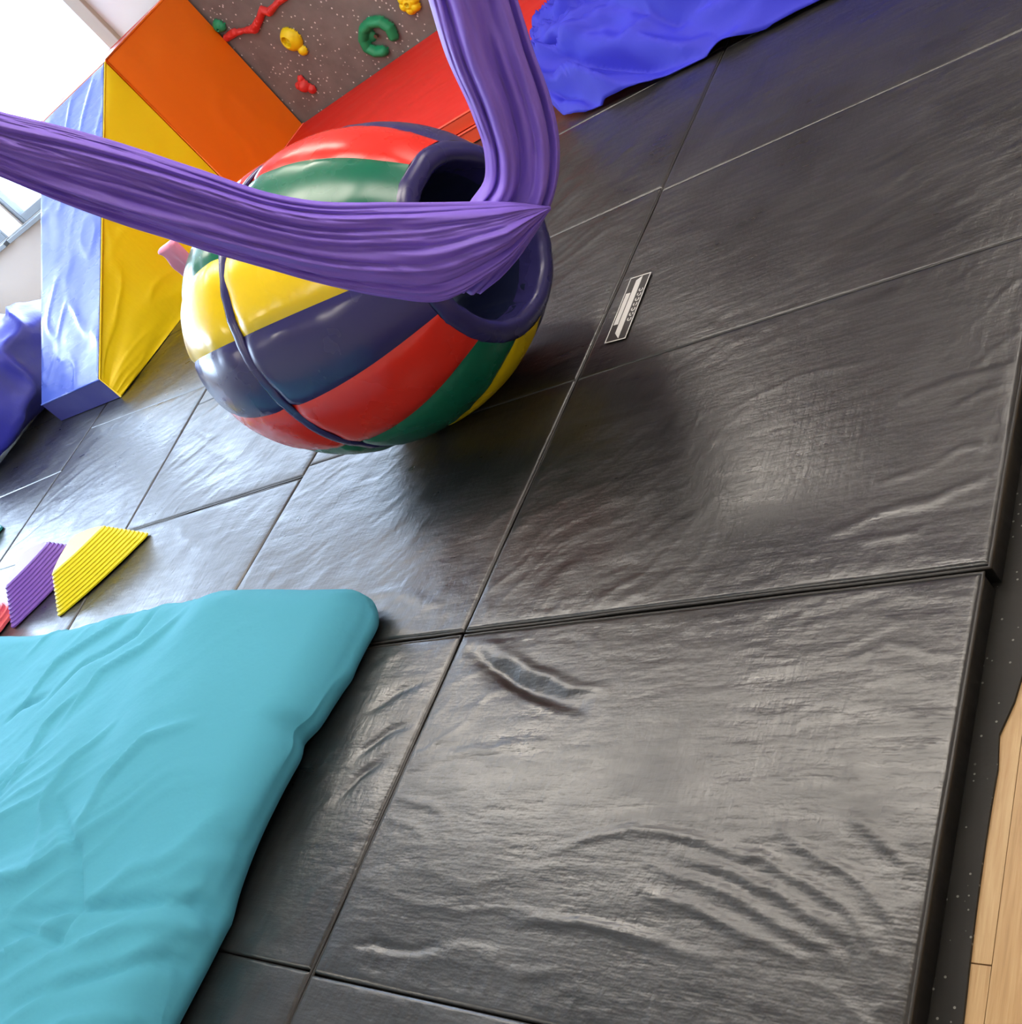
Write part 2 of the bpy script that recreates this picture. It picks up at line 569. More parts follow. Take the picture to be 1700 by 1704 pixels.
def wrinkles(X, Y, seed, ang, amp):
    c, s = math.cos(ang), math.sin(ang)
    U, W = X * c + Y * s, -X * s + Y * c
    warp = 0.05 * noise(X * 4, Y * 4, 0, seed) + 0.02 * noise(X * 11, Y * 11, 0, seed + 1)
    mask = np.clip(0.5 + 0.9 * noise(X * 2.3, Y * 2.3, 0, seed + 2), 0.05, 1)
    mask2 = np.clip(0.3 + 1.1 * noise(X * 2.0, Y * 2.0, 0, seed + 5), 0.0, 1)
    h = mask * ridged(U * 2.6, (W + warp) * 15, 0, seed + 3, 5)
    h = h + 0.55 * mask2 * ridged(U * 5, (W + warp * .7) * 34, 0, seed + 4, 4)
    h = h + 0.9 * noise(X * 3, Y * 3, 0, seed + 6) + .3 * noise(X * 9, Y * 9, 0, seed + 7)
    return amp * h

RIDGES = []
def px_ridge(pts, width, height):
    RIDGES.append(([on_z(*p)[:2] for p in pts], width, height))
# long creases seen on the near mats
px_ridge([(1390, 885), (1480, 850), (1560, 828), (1655, 795)], .010, .006)
px_ridge([(1435, 900), (1500, 892), (1550, 875)], .006, .003)
px_ridge([(1462, 806), (1560, 775)], .006, .004)
px_ridge([(1500, 668), (1590, 635), (1688, 608)], .008, .005)
px_ridge([(1580, 680), (1640, 655), (1688, 630)], .006, .0035)
px_ridge([(1560, 770), (1610, 745), (1668, 740)], .006, .0035)
px_ridge([(1200, 690), (1320, 630), (1455, 600)], .005, .0025)
px_ridge([(785, 1080), (830, 1120), (880, 1150), (960, 1178)], .020, -.011)
px_ridge([(795, 1062), (870, 1105), (950, 1145), (1010, 1150)], .010, .005)
px_ridge([(790, 1095), (840, 1140), (890, 1168), (960, 1192)], .010, .004)
px_ridge([(750, 1255), (820, 1245), (905, 1237)], .008, .003)
px_ridge([(850, 1525), (950, 1535), (1060, 1560), (1180, 1600)], .008, .0035)
px_ridge([(930, 1410), (1050, 1380), (1150, 1390), (1250, 1430)], .008, .003)
px_ridge([(1060, 1480), (1200, 1530), (1330, 1600)], .007, .0035)
px_ridge([(1080, 1440), (1240, 1500), (1400, 1600)], .007, .003)
px_ridge([(1130, 1420), (1290, 1480), (1440, 1590)], .007, .0035)
px_ridge([(1200, 1400), (1350, 1470), (1480, 1590)], .007, .003)
px_ridge([(1290, 1380), (1400, 1440), (1500, 1540)], .007, .003)
px_ridge([(1400, 1350), (1460, 1390), (1510, 1440)], .007, .003)
px_ridge([(525, 1612), (590, 1622), (660, 1637)], .008, .004)
px_ridge([(560, 1640), (640, 1665), (740, 1690)], .007, .003)
px_ridge([(585, 1570), (670, 1580), (740, 1578)], .006, -.003)
px_ridge([(640, 1265), (600, 1290), (560, 1330)], .010, -.005)
px_ridge([(690, 1200), (640, 1225), (590, 1260)], .010, -.005)
px_ridge([(720, 1130), (670, 1150), (600, 1190)], .012, -.004)
px_ridge([(640, 1090), (590, 1120), (570, 1160)], .012, -.003)
px_ridge([(600, 990), (660, 985), (730, 1010)], .010, .004)
px_ridge([(40, 905), (75, 870), (80, 840)], .020, .006)
px_ridge([(250, 805), (280, 780), (310, 750)], .020, .006)
px_ridge([(320, 715), (345, 725), (365, 724)], .016, .006)
px_ridge([(335, 740), (365, 755), (405, 772)], .012, .004)
px_ridge([(300, 860), (305, 895), (340, 910), (375, 895), (400, 850)], .018, .005)
px_ridge([(320, 870), (335, 890), (365, 880), (380, 850)], .014, .004)
px_ridge([(165, 687), (230, 668), (342, 642)], .020, .006)

def panel(quad, res, seed, ang, amp, folds):
    q = [np.array(p, float) for p in quad]       # (x0,y0) (x1,y0) (x1,y1) (x0,y1)
    Lx = np.linalg.norm(q[1] - q[0])
    Ly = np.linalg.norm(q[3] - q[0])
    r = .009
    a = axis_samples(Lx, res, r) / Lx
    b = axis_samples(Ly, res, r) / Ly
    A, B = np.meshgrid(a, b, indexing='ij')
    P = (q[0][:, None, None] * (1 - A) * (1 - B) + q[1][:, None, None] * A * (1 - B) +
         q[2][:, None, None] * A * B + q[3][:, None, None] * (1 - A) * B)
    X, Y = P[0], P[1]
    d = np.minimum(np.minimum(A, 1 - A) * Lx, np.minimum(B, 1 - B) * Ly)
    def roll(dist, rad, k):
        t = np.clip((rad - dist) / rad, 0, 1)
        return -rad * (1 - np.sqrt(np.clip(1 - t * t, 0, 1))) * k
    Z = np.minimum(roll(np.minimum(A, 1 - A) * Lx, r, .9),
                   np.minimum(roll(B * Ly, *((.0085, .75) if folds[0] else (r, .9))), roll((1 - B) * Ly, *((.0085, .75) if folds[1] else (r, .9)))))
    m = np.clip((d - .004) / .03, 0, 1)
    wz = wrinkles(X, Y, seed, ang, amp)
    # puckers along the seams
    pk = np.exp(-np.clip(d, 0, 1) / .05) * (ridged(X * 26, Y * 26, 0, seed + 9, 2) - .4) * .0022
    for pts, w, h in RIDGES:
        p = np.array(pts)
        if (p[:, 0].max() > X.min() - .05 and p[:, 0].min() < X.max() + .05 and
                p[:, 1].max() > Y.min() - .05 and p[:, 1].min() < Y.max() + .05):
            wz = wz + polyline_ridge(X + .006 * noise(X * 20, Y * 20, 0, 77), Y + .006 * noise(X * 20, Y * 20, 0, 78), pts, w, h)
    flat = np.maximum(np.clip((Y - 3.45) / .2, 0, 1), np.clip((-3.9 - X) / .2, 0, 1) * np.clip((Y - 2.6) / .2, 0, 1))
    wz = wz * (1 - flat)
    wz = np.where(wz > .002, .002 + (wz - .002) * .45, wz)
    Z = Z + m * wz + m * pk * (1 - flat)
    # wavy outer seams
    wob = .002 * np.exp(-np.minimum(A, 1 - A) * Lx / .05)
    X = X + wob * noise(X * 6, Y * 6, 0, seed + 12)
    Y = Y + wob * noise(X * 6, Y * 6, 3, seed + 13)
    na, nb = len(a), len(b)
    V = np.stack([X, Y, Z], -1).reshape(-1, 3)
    Fq = grid_faces(na, nb)
    ring = [i * nb for i in range(na)] + [(na - 1) * nb + j for j in range(1, nb)] + \
           [i * nb + nb - 1 for i in range(na - 2, -1, -1)] + [j for j in range(nb - 2, 0, -1)]
    low = V[ring].copy()
    low[:, 2] = UNDER + .004
    k = len(V)
    V = np.concatenate([V, low])
    n = len(ring)
    side = [(ring[(i + 1) % n], ring[i], k + i, k + (i + 1) % n) for i in range(n)]
    Fc = [tuple(f) for f in Fq] + side + [tuple(range(k, k + n))[::-1]]
    return mesh('panel', V, Fc)

def folding_mat(xl, xr, ybr, label, res, ang, amp, seed):
    """xl, xr: functions of y giving the long edges; ybr: list of fold positions ((yl,yr) allowed)"""
    ybr = [(y, y) if np.isscalar(y) else y for y in ybr]
    c = ((xl(ybr[0][0]) + xr(ybr[0][1])) / 2, (ybr[0][0] + ybr[-1][0]) / 2, UNDER)
    root = empty('folding_gym_mat', c, label, 'gym mat', 'black folding gym mats')
    for i in range(len(ybr) - 1):
        (a0, a1), (b0, b1) = ybr[i], ybr[i + 1]
        fo = (i > 0, i < len(ybr) - 2)
        g0, g1 = [.0010 if k else .0025 for k in fo]
        quad = [(xl(a0), a0 + g0), (xr(a1), a1 + g0), (xr(b1), b1 - g1), (xl(b0), b0 - g1)]
        rs = res[i] if isinstance(res, (list, tuple)) else res
        under(link('panel', panel(quad, rs, seed * 31 + i * 7, ang + .25 * math.sin(i * 2.1 + seed), amp, fo), M['mat']), root)
    # piping round the top edge
    per = []
    (a0, a1), (b0, b1) = ybr[0], ybr[-1]
    N = 40
    for t in np.linspace(0, 1, N, endpoint=False):
        per.append((xl(a0) * (1 - t) + xr(a1) * t, a0 * (1 - t) + a1 * t))
    for t in np.linspace(0, 1, N * 2, endpoint=False):
        y = a1 * (1 - t) + b1 * t
        per.append((xr(y), y))
    for t in np.linspace(0, 1, N, endpoint=False):
        per.append((xr(b1) * (1 - t) + xl(b0) * t, b1 * (1 - t) + b0 * t))
    for t in np.linspace(0, 1, N * 2, endpoint=False):
        y = b0 * (1 - t) + a0 * t
        per.append((xl(y), y))
    per = np.array(per)
    wob = np.stack([noise(per[:, 0] * 6, per[:, 1] * 6, 0, seed), noise(per[:, 0] * 6, per[:, 1] * 6, 4, seed)], -1) * .001
    path = np.column_stack([per + wob, np.full(len(per), -.0065) + .0015 * noise(per[:, 0] * 9, per[:, 1] * 9, 8, seed)])
    v, f = tube(path, .0036, 6, True)
    under(link('piping', mesh('piping', v, f), M['piping']), root)
    return root

K = lambda c: (lambda y: c)
lin = lambda xa, ya, xb, yb: (lambda y: xa + (xb - xa) * (y - ya) / (yb - ya))
folding_mat(K(.005), K(1.212), [-.82, .0, .788], 'black folding gym mat in front, nearest the oak floor, corner creased', [.012, .0065], .05, .0022, 1)
folding_mat(K(.005), K(1.220), [.799, 1.605, 2.405, 3.175, 4.0, 4.8], 'long black folding gym mat with the small white printed label', [.0075, .009, .012, .016, .04], .35, .0016, 2)
folding_mat(K(-1.242), K(-.005), [-.82, .005, .788], 'black folding gym mat mostly under the teal crash pad', [.016, .010], .9, .0026, 3)
folding_mat(K(-1.248), K(-.005), [.799, 1.61, 2.43, 3.20, 4.0, 4.8], 'black folding gym mat on which the striped barrel lies', [.010, .012, .014, .02, .04], .6, .0030, 4)
xl = lin(-2.58, 1.57, -2.76, 2.46)
folding_mat(xl, K(-1.256), [.0, .79, 1.553], 'black folding gym mat behind the teal crash pad, under the yellow stone', .013, .5, .0036, 5)
folding_mat(xl, K(-1.256), [1.563, 2.35, 3.1, 3.9, 4.8], 'black folding gym mat between the striped barrel and the wedge', [.012, .014, .04, .04], .7, .0042, 6)
xr2 = lambda y: xl(y) - .012
folding_mat(lin(-4.05, 1.5, -4.20, 2.5), xr2, [.2, .9, 1.575, (2.62, 2.50), 3.3, 4.1, 4.9], 'bluish reflecting black gym mat in front of the foam wedge', [.03, .016, .014, .03, .04, .04], .6, .0050, 7)
folding_mat(K(-5.75), lin(-4.065, 1.5, -4.215, 2.5), [.8, 1.55, 2.285, 3.0, 3.8, 4.9], 'black gym mat at far left under the blue pad', [.03, .02, .02, .04, .04], .4, .0040, 8)

# ------------------------------------------------------------------ printed label on the mat
lab = [on_z(*p, 0) for p in ((1085, 454), (1051, 465), (1007, 574), (1042, 565))]
L0, LU, LV = lab[2], (lab[1] - lab[2]), (lab[3] - lab[2])   # long axis u, short axis v
def lpt(u, v, z=.0052):
    p = L0 + u * LU + v * LV
    return (p[0], p[1], z)
def flat_polys(name, polys, mat, th=.0006):
    V, Fc = [], []
    for poly in polys:
        k, n = len(V), len(poly)
        V += [(x, y, z) for x, y, z in poly] + [(x, y, z - th) for x, y, z in poly]
        Fc += [tuple(range(k, k + n)), tuple(range(k + n, k + 2 * n))[::-1]]
        Fc += [(k + i, k + n + i, k + n + (i + 1) % n, k + (i + 1) % n) for i in range(n)]
    return link(name, mesh(name, V, Fc), mat, smooth=False)
troot = empty('printed_label', (L0[0], L0[1], .004), 'small white outlined rectangular printed label on the long black mat', 'label')
bl = flat_polys('label_backing', [[lpt(0, 0, .0046), lpt(1, 0, .0046), lpt(1, 1, .0046), lpt(0, 1, .0046)]], M['piping'])
under(bl, troot)
e, ev = .013, .045
rects = [[lpt(0, 0), lpt(1, 0), lpt(1, ev), lpt(0, ev)], [lpt(0, 1 - ev), lpt(1, 1 - ev), lpt(1, 1), lpt(0, 1)],
         [lpt(0, ev), lpt(e, ev), lpt(e, 1 - ev), lpt(0, 1 - ev)], [lpt(1 - e, ev), lpt(1, ev), lpt(1, 1 - ev), lpt(1 - e, 1 - ev)]]
under(flat_polys('label_border', rects, M['ink']), troot)
body = [[lpt(.03, .62), lpt(.12, .36), lpt(.93, .36), lpt(.98, .62)],
        [lpt(.26, .10), lpt(.74, .10), lpt(.74, .31), lpt(.26, .31)]]
under(flat_polys('label_print', body, M['ink']), troot)
gl = []
for k in range(7):                                    # worn curly lettering along the border
    u0 = .30 + k * .075
    for a in range(7):
        w0, w1 = math.radians(40 + a * 40), math.radians(40 + (a + 1) * 40)
        ro, ri = 1.0, .55
        cen = (u0, .80)
        f_ = lambda w, r: lpt(cen[0] + .030 * r * math.cos(w), cen[1] + .105 * r * math.sin(w))
        if (a + k * 2) % 5 == 4 and k % 2:
            continue
        gl.append([f_(w0, ri), f_(w0, ro), f_(w1, ro), f_(w1, ri)])
under(flat_polys('label_lettering', gl, M['ink']), troot)

# ------------------------------------------------------------------ striped barrel
BX, BY, BPHI, BR, BA, BH = -.535, 1.71, math.radians(-1.7), .438, .262, .516
TH0 = math.radians(29.3)
b_ax = np.array([math.cos(BPHI), math.sin(BPHI), 0])
b_b = np.array([-math.sin(BPHI), math.cos(BPHI), 0])
b_c = np.array([BX, BY, BR])
def bsurf(u, th, r):
    u, th, r = np.broadcast_arrays(np.asarray(u, float), np.asarray(th, float), np.asarray(r, float))
    P = b_c + u[..., None] * b_ax + (r * np.cos(th))[..., None] * np.array([0, 0, 1.]) + (r * np.sin(th))[..., None] * b_b
    return P
def bprof(u):
    return BR - (BR - BA) * np.abs(u / BH) ** 2.3
barrel = empty('striped_barrel', (BX, BY, 0), 'glossy vinyl barrel tunnel striped navy, red, green and yellow lying on its side', 'barrel')
gcol = ['bred', 'bgreen', 'byellow', 'navy'] * 3
for k in range(12):
    nu, nt_ = 56, 16
    u = np.linspace(-BH, BH, nu)
    t = np.linspace(0, 1, nt_)
    U, T = np.meshgrid(u, t, indexing='ij')
    th = TH0 - math.radians(30) * (k + T)
    r = bprof(U)
    edge_ = np.minimum(T, 1 - T)
    puff = (.010 * (1 - np.exp(-edge_ / .10)) - .004) * np.clip((BH - np.abs(U)) / .06, 0, 1)
    dstrap = np.abs(U + .005)
    puff = puff - .014 * np.exp(-(dstrap / .035) ** 2)
    puck = .0040 * noise(U * 45, T * 2, 0, 40 + k) * np.exp(-edge_ / .16) * np.clip(edge_ / .05, 0, 1)
    puck = puck + .006 * np.exp(-dstrap / .07) * noise(U * 7, np.cos(th) * 9, np.sin(th) * 9, 60)
    P = bsurf(U, th, r + puff + puck)
    P[..., 2] = np.maximum(P[..., 2], .008)
    fc = grid_faces(nu, nt_)[:, ::-1]
    under(link('gore', mesh('gore', P.reshape(-1, 3), fc), M[gcol[k]]), barrel)
def revolve(name, prof, mat, nth=96, wrn=0.0, wf=8, close=False):
    pr = np.array(prof)
    th = np.linspace(0, 2 * math.pi, nth, endpoint=False)
    U, T = np.meshgrid(pr[:, 0], th, indexing='ij')
    Rr = np.repeat(pr[:, 1:2], nth, 1)
    if wrn:
        Rr = Rr + wrn * noise(U * 14, np.cos(T) * wf, np.sin(T) * wf, 91)
    P = bsurf(U, T, Rr)
    P[..., 2] = np.maximum(P[..., 2], .0075)
    o = link(name, mesh(name, P.reshape(-1, 3), grid_faces(len(pr), nth, close, True)), mat)
    return under(o, barrel)
for s in (1, -1):
    lip = [(s * (BH - .020), BA + .004)]
    for w in np.linspace(0, math.pi, 12):
        lip.append((s * (BH - .004 + .026 * math.sin(w) + .010 * (1 - math.cos(w)) * .5), (BA + .204) / 2 + (BA - .204) / 2 * math.cos(w)))
    lip.append((s * (BH - .06), .200))
    revolve('rim_ring', lip, M['navy'], wrn=.003)
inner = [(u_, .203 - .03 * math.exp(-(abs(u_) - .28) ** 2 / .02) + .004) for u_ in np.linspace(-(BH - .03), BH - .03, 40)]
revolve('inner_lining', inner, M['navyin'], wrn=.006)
strap = []
rs = bprof(np.array([.02]))[0] - .006
for w in np.linspace(0, 2 * math.pi, 14, endpoint=False):
    strap.append((-.005 + .019 * math.cos(w), rs + .006 * math.sin(w)))
revolve('strap', strap, M['navy'], nth=120, wrn=.0025, wf=14, close=True)
# pink fabric tab at the far side
tabc = on_plane(302, 432, (BX - .36, BY, .6), (-.66, .754, 0))
V, n, Fq = rounded_box((.085, .035, .13), .015, .012)
V = V + .004 * noise(V * 30, V[:, ::-1] * 30, 0, 5)[:, :1]
tab = link('fabric_tab', mesh('fabric_tab', V + tabc, Fq), M['pink'])
under(tab, barrel)
tab['label'] = 'pink fabric tab'

# ------------------------------------------------------------------ foam wedge
wa = math.radians(85.1)
WA = np.array([math.cos(wa), math.sin(wa), 0])
WB = np.array([-math.sin(wa), math.cos(wa), 0])
W0 = np.array([-4.053, 2.812, .004])
WL, WW, WHt, Wh = 1.544, .918, 1.222, .152
wedge = empty('foam_wedge', tuple(W0 + WB * WW / 2), 'tall foam wedge with blue sloping top and yellow side', 'foam wedge')
def wpt(a, b, z):
    return W0 + WA * a + WB * b + np.array([0, 0, z])
def patch(name, fn, nu, nv, mat, parent, flip=False):
    u, v = np.meshgrid(np.linspace(0, 1, nu), np.linspace(0, 1, nv), indexing='ij')
    P = fn(u, v)
    fc = grid_faces(nu, nv)
    if flip:
        fc = fc[:, ::-1]
    return under(link(name, mesh(name, P.reshape(-1, 3), fc), mat), parent)
def wvec(a, b, z):
    a = a * (1 - b / WL * math.tan(math.pi / 2 - wa))
    return W0 + a[..., None] * WA + b[..., None] * WB + z[..., None] * np.array([0, 0, 1.])
def edge_soft(u, v, w=.03):
    return np.clip(np.minimum(np.minimum(u, 1 - u), np.minimum(v, 1 - v)) / w, 0, 1)
def f_slope(u, v):       # u along slope, v across
    nrm = np.array([-(WHt - Wh), 0, WL]) / math.hypot(WL, WHt - Wh)
    d = edge_soft(u, v) * (.010 * ridged(u * 5 + v * 3.5, (v * 2 - u * 5), 0, 12, 4) + .006 * noise(u * 6, v * 4, 0, 13))
    return wvec(u * WL + d * nrm[0], v * WW, Wh + u * (WHt - Wh) + d * nrm[2])
patch('slope_cover', f_slope, 90, 60, M['wblue'], wedge, False)
def f_yside(sgn, b):
    def f(u, v):
        top = Wh + u * (WHt - Wh)
        d = edge_soft(u, v) * (.010 * noise(u * 3, v * 3, 0, 21) + .006 * ridged(u * 3 - v * 2, u * 7 + v * 6, 0, 22, 4))
        return wvec(u * WL, b + 0 * u - sgn * d, v * top)
    return f
patch('side_cover', f_yside(1, 0), 60, 50, M['wyellow'], wedge, False)
patch('side_cover', f_yside(-1, WW), 30, 24, M['wyellow'], wedge, True)
patch('front_lip', lambda u, v: wvec(0 * u, u * WW, v * Wh), 20, 6, M['wblueshade'], wedge, True)
patch('back_panel', lambda u, v: wvec(WL + 0 * u, u * WW, v * WHt), 10, 10, M['orange'], wedge, False)
patch('base_panel', lambda u, v: wvec(u * WL, v * WW, 0 * u), 4, 4, M['piping'], wedge, True)
v, f = tube([wpt(.0, 0, 0), wpt(0, 0, Wh), wpt(WL, 0, WHt)], .006, 6)
under(link('seam_piping', mesh('seam_piping', v, f), M['wyellow']), wedge)
v, f = tube([wpt(0, .012, Wh + .003), wpt(WL, .012, WHt + .003)], .004, 6)
under(link('zip', mesh('zip', v, f), M['navy']), wedge)
v, f = tube([wpt(0, 0, Wh), wpt(0, WW, Wh)], .005, 6)
under(link('seam_piping', mesh('seam_piping', v, f), M['wblue']), wedge)

# ------------------------------------------------------------------ orange foam block
def soft_block(name, x0, x1, y0, y1, z0, z1, mats, root, r=.012, wr=.004, seed=3):
    for face, mt in mats.items():
        ax, sg = face
        lim = {'x': (x0, x1), 'y': (y0, y1), 'z': (z0, z1)}
        oth = [k for k in 'xyz' if k != ax]
        nu = max(4, int((lim[oth[0]][1] - lim[oth[0]][0]) / .03))
        nv = max(4, int((lim[oth[1]][1] - lim[oth[1]][0]) / .03))
        u, v = np.meshgrid(np.linspace(0, 1, nu), np.linspace(0, 1, nv), indexing='ij')
        c = {}
        c[oth[0]] = lim[oth[0]][0] + u * (lim[oth[0]][1] - lim[oth[0]][0])
        c[oth[1]] = lim[oth[1]][0] + v * (lim[oth[1]][1] - lim[oth[1]][0])
        d = edge_soft(u, v, .06) * wr * (noise(u * 3, v * 3, 0, seed) + ridged(u * 3 + v, v * 5 - u * 2, 0, seed + 1, 4))
        c[ax] = (lim[ax][1] + d) if sg > 0 else (lim[ax][0] - d)
        P = np.stack([c['x'] + 0 * u, c['y'] + 0 * u, c['z'] + 0 * u], -1).reshape(-1, 3)
        fc = grid_faces(nu, nv)
        if (sg < 0) != (ax == 'y'):
            fc = fc[:, ::-1]
        nm = {'x': 'side_cover', 'y': 'end_cover', 'z': 'top_cover' if sg > 0 else 'base_cover'}[ax]
        under(link(nm, mesh(nm, P, fc), M[mt]), root)
ob = empty('foam_block', (-4.38, 4.79, .006), 'upright orange vinyl foam block standing behind the yellow wedge side', 'foam block')
soft_block('ob', -4.84, -3.92, 4.362, 5.165, .008, 1.232, {('x', 1): 'orange', ('x', -1): 'orange', ('y', -1): 'orange', ('y', 1): 'orange', ('z', 1): 'redtop', ('z', -1): 'orange'}, ob, wr=.006)
for pth in ([(-3.92, 4.362, 1.232), (-3.92, 5.165, 1.232)], [(-4.84, 4.362, 1.232), (-4.84, 5.165, 1.232)], [(-4.84, 5.165, 1.232), (-3.92, 5.165, 1.232)],
            [(-3.92, 4.362, .005), (-3.92, 4.362, 1.232)]):
    v, f = tube(pth, .007, 6)
    under(link('seam_piping', mesh('seam_piping', v, f), M['orange'] if pth[0][0] > -4 else M['redtop']), ob)

# ------------------------------------------------------------------ red landing mats (two stacked)
for k, (z0, z1, top, lab_) in enumerate([(.004, .064, 'red', 'lower red landing mat of the pair below the climbing panel'),
                                        (.070, .132, 'red', 'upper red landing mat of the pair below the climbing panel')]):
    rm = empty('landing_mat', (-1.3, 4.4, z0), lab_, 'landing mat', 'red landing mats')
    yf = 3.60 + (.0 if k else -.015)
    soft_block('rm', -3.905, 1.10, yf, 5.165, z0, z1, {('x', 1): 'redlit', ('x', -1): 'redlit', ('y', -1): 'redlit', ('y', 1): 'redlit', ('z', 1): top, ('z', -1): 'redlit'}, rm, wr=.002, seed=30 + k)
    for zz in (z1,):
        v, f = tube([(-3.905, 5.165, zz), (-3.905, yf, zz), (1.10, yf, zz), (1.10, 5.165, zz)], .006, 6)
        under(link('piping', mesh('piping', v, f), M['redlit']), rm)

# ------------------------------------------------------------------ climbing panel and holds
CY = 5.185
cl = boxes('climbing_wall', [(-3.955, 1.6, CY, WALL_Y - .001, .0, 2.5)], M['climb'], bevel=.004)
tag(cl, 'dark grey speckled climbing wall panel with coloured holds', 'climbing wall')

def hold(name, label, mat, px, py, build, bolt=None):
    c = on_plane(px, py, (0, CY, 0), (0, 1, 0))
    root = empty(name, tuple(c), label, 'climbing hold')
    V, Fc = build()
    o = link('hold_body', mesh('hold_body', [(c[0] + x, CY - z, c[2] + y) for x, y, z in V], Fc), M[mat])
    under(o, root)
    if bolt is not None:
        bx_, bz_, dep = bolt
        vb, fb = [], []
        n = 12
        for d_, rr in ((dep + .006, .008), (dep + .006, .013), (dep - .01, .014)):
            for i in range(n):
                w = 2 * math.pi * i / n
                vb.append((c[0] + bx_ + rr * math.cos(w), CY - d_, c[2] + bz_ + rr * math.sin(w)))
        fb = [tuple(range(n))] + [(a * n + i, a * n + (i + 1) % n, (a + 1) * n + (i + 1) % n, (a + 1) * n + i) for a in range(2) for i in range(n)]
        under(link('bolt', mesh('bolt', vb, fb), M['bolt'], smooth=False), root)
    return root

def blob_field(circles, res=.003, height=1.0, k=.02, hole=None, rough=0.0, seed=1):
    """union of domes as a heightfield on its own outline; x right, y up, z out"""
    cs = np.array(circles)
    x0, x1 = (cs[:, 0] - cs[:, 2]).min() - .01, (cs[:, 0] + cs[:, 2]).max() + .01
    y0, y1 = (cs[:, 1] - cs[:, 2]).min() - .01, (cs[:, 1] + cs[:, 2]).max() + .01
    xs, ys_ = np.arange(x0, x1, res), np.arange(y0, y1, res)
    X, Y = np.meshgrid(xs, ys_, indexing='ij')
    Z = np.full(X.shape, -1.0)
    for cx, cy, r, h in circles:
        q = 1 - ((X - cx) ** 2 + (Y - cy) ** 2) / r ** 2
        z = np.where(q > 0, h * np.sqrt(np.clip(q, 0, 1)), q * .1)
        Z = np.maximum(Z, z)
    if hole is not None:
        for hx, hy, hr, hd in hole:
            D = np.hypot(X - hx, Y - hy)
            Z = np.where(Z > 0, np.minimum(Z, np.maximum(.004, hd + np.clip((D - hr * .6) / (hr * .7), 0, 1) * .2)), Z)
    if rough:
        Z = Z + np.where(Z > 0, rough * noise(X * 45, Y * 45, 0, seed), 0)
    idx = -np.ones(X.shape, int)
    keep = Z > -.004
    V = []
    for i, j in np.argwhere(keep):
        idx[i, j] = len(V)
        V.append((X[i, j], Y[i, j], max(Z[i, j], .0008)))
    Fc = []
    for i in range(X.shape[0] - 1):
        for j in range(X.shape[1] - 1):
            q = (idx[i, j], idx[i + 1, j], idx[i + 1, j + 1], idx[i, j + 1])
            if min(q) >= 0:
                Fc.append(q)
    return V, Fc

def loc(px, py, c0):
    p = on_plane(px, py, (0, CY, 0), (0, 1, 0)) - on_plane(*c0, (0, CY, 0), (0, 1, 0))
    return p[0], p[2]

def chain(c0, pts):
    out = []
    for i in range(len(pts) - 1):
        (ax, ay, ar, ah), (bx_, by_, br, bh) = pts[i], pts[i + 1]
        for t in np.linspace(0, 1, 6, endpoint=(i == len(pts) - 2)):
            x, z = loc(ax + (bx_ - ax) * t, ay + (by_ - ay) * t, c0)
            out.append((x, z, ar + (br - ar) * t, ah + (bh - ah) * t))
    return out

hold('climbing_hold', 'round green climbing hold beside the orange block edge', 'hgreen', 366, 41,
     lambda: blob_field([(0, 0, .045, .05), (.012, -.012, .035, .045)], hole=[(.0, -.012, .012, .02)]), (.0, -.012, .02))
hold('climbing_hold', 'long knobbly red climbing hold branching upward', 'hred', 420, 35,
     lambda: blob_field(chain((420, 35), [(378, 62, .026, .03), (392, 52, .028, .04), (405, 50, .018, .03), (425, 46, .030, .045), (434, 28, .026, .04), (438, 14, .024, .035), (450, 18, .026, .045), (462, 4, .020, .04), (475, -6, .024, .04)]), rough=.004))
hold('climbing_hold', 'yellow doughnut shaped climbing hold with a small nub', 'hyellow', 486, 64,
     lambda: blob_field([(0, 0, .078, .06), (.004, .01, .07, .065)] + [(*loc(505, 82, (486, 64)), .036, .04)], hole=[(-.012, .012, .046, .010)]), (-.01, .012, .008))
hold('climbing_hold', 'small pointed red climbing hold below the yellow one', 'hred', 508, 140,
     lambda: blob_field([(-.042, .016, .030, .035), (0, 0, .046, .06), (.014, .046, .026, .035), (.026, -.044, .034, .04)], rough=.002))
def c_hold():
    c0 = (628, 57)
    arc = [(650, 68), (655, 60), (652, 48), (640, 36), (626, 34), (613, 42), (608, 56), (612, 70), (622, 80), (640, 83)]
    arc = [(657, 56), (650, 42), (636, 33), (620, 34), (608, 46), (607, 62), (614, 76), (628, 83), (640, 82)]
    return blob_field(chain(c0, [(x, y, .036, .06) for x, y in arc]) + [(*loc(616, 58, c0), .045, .02)])
hold('climbing_hold', 'green C shaped climbing hold with central bolt', 'hgreen', 628, 57, c_hold, (.0, 0, .022))
hold('climbing_hold', 'yellow lobed climbing hold nearest the purple hammock', 'hyellow', 682, 2,
     lambda: blob_field([(.04 * math.cos(a), .04 * math.sin(a), .036, .045) for a in np.linspace(0, 6.28, 7)] + [(0, 0, .05, .05)], hole=[(0, .0, .02, .02)]), (0, 0, .014))

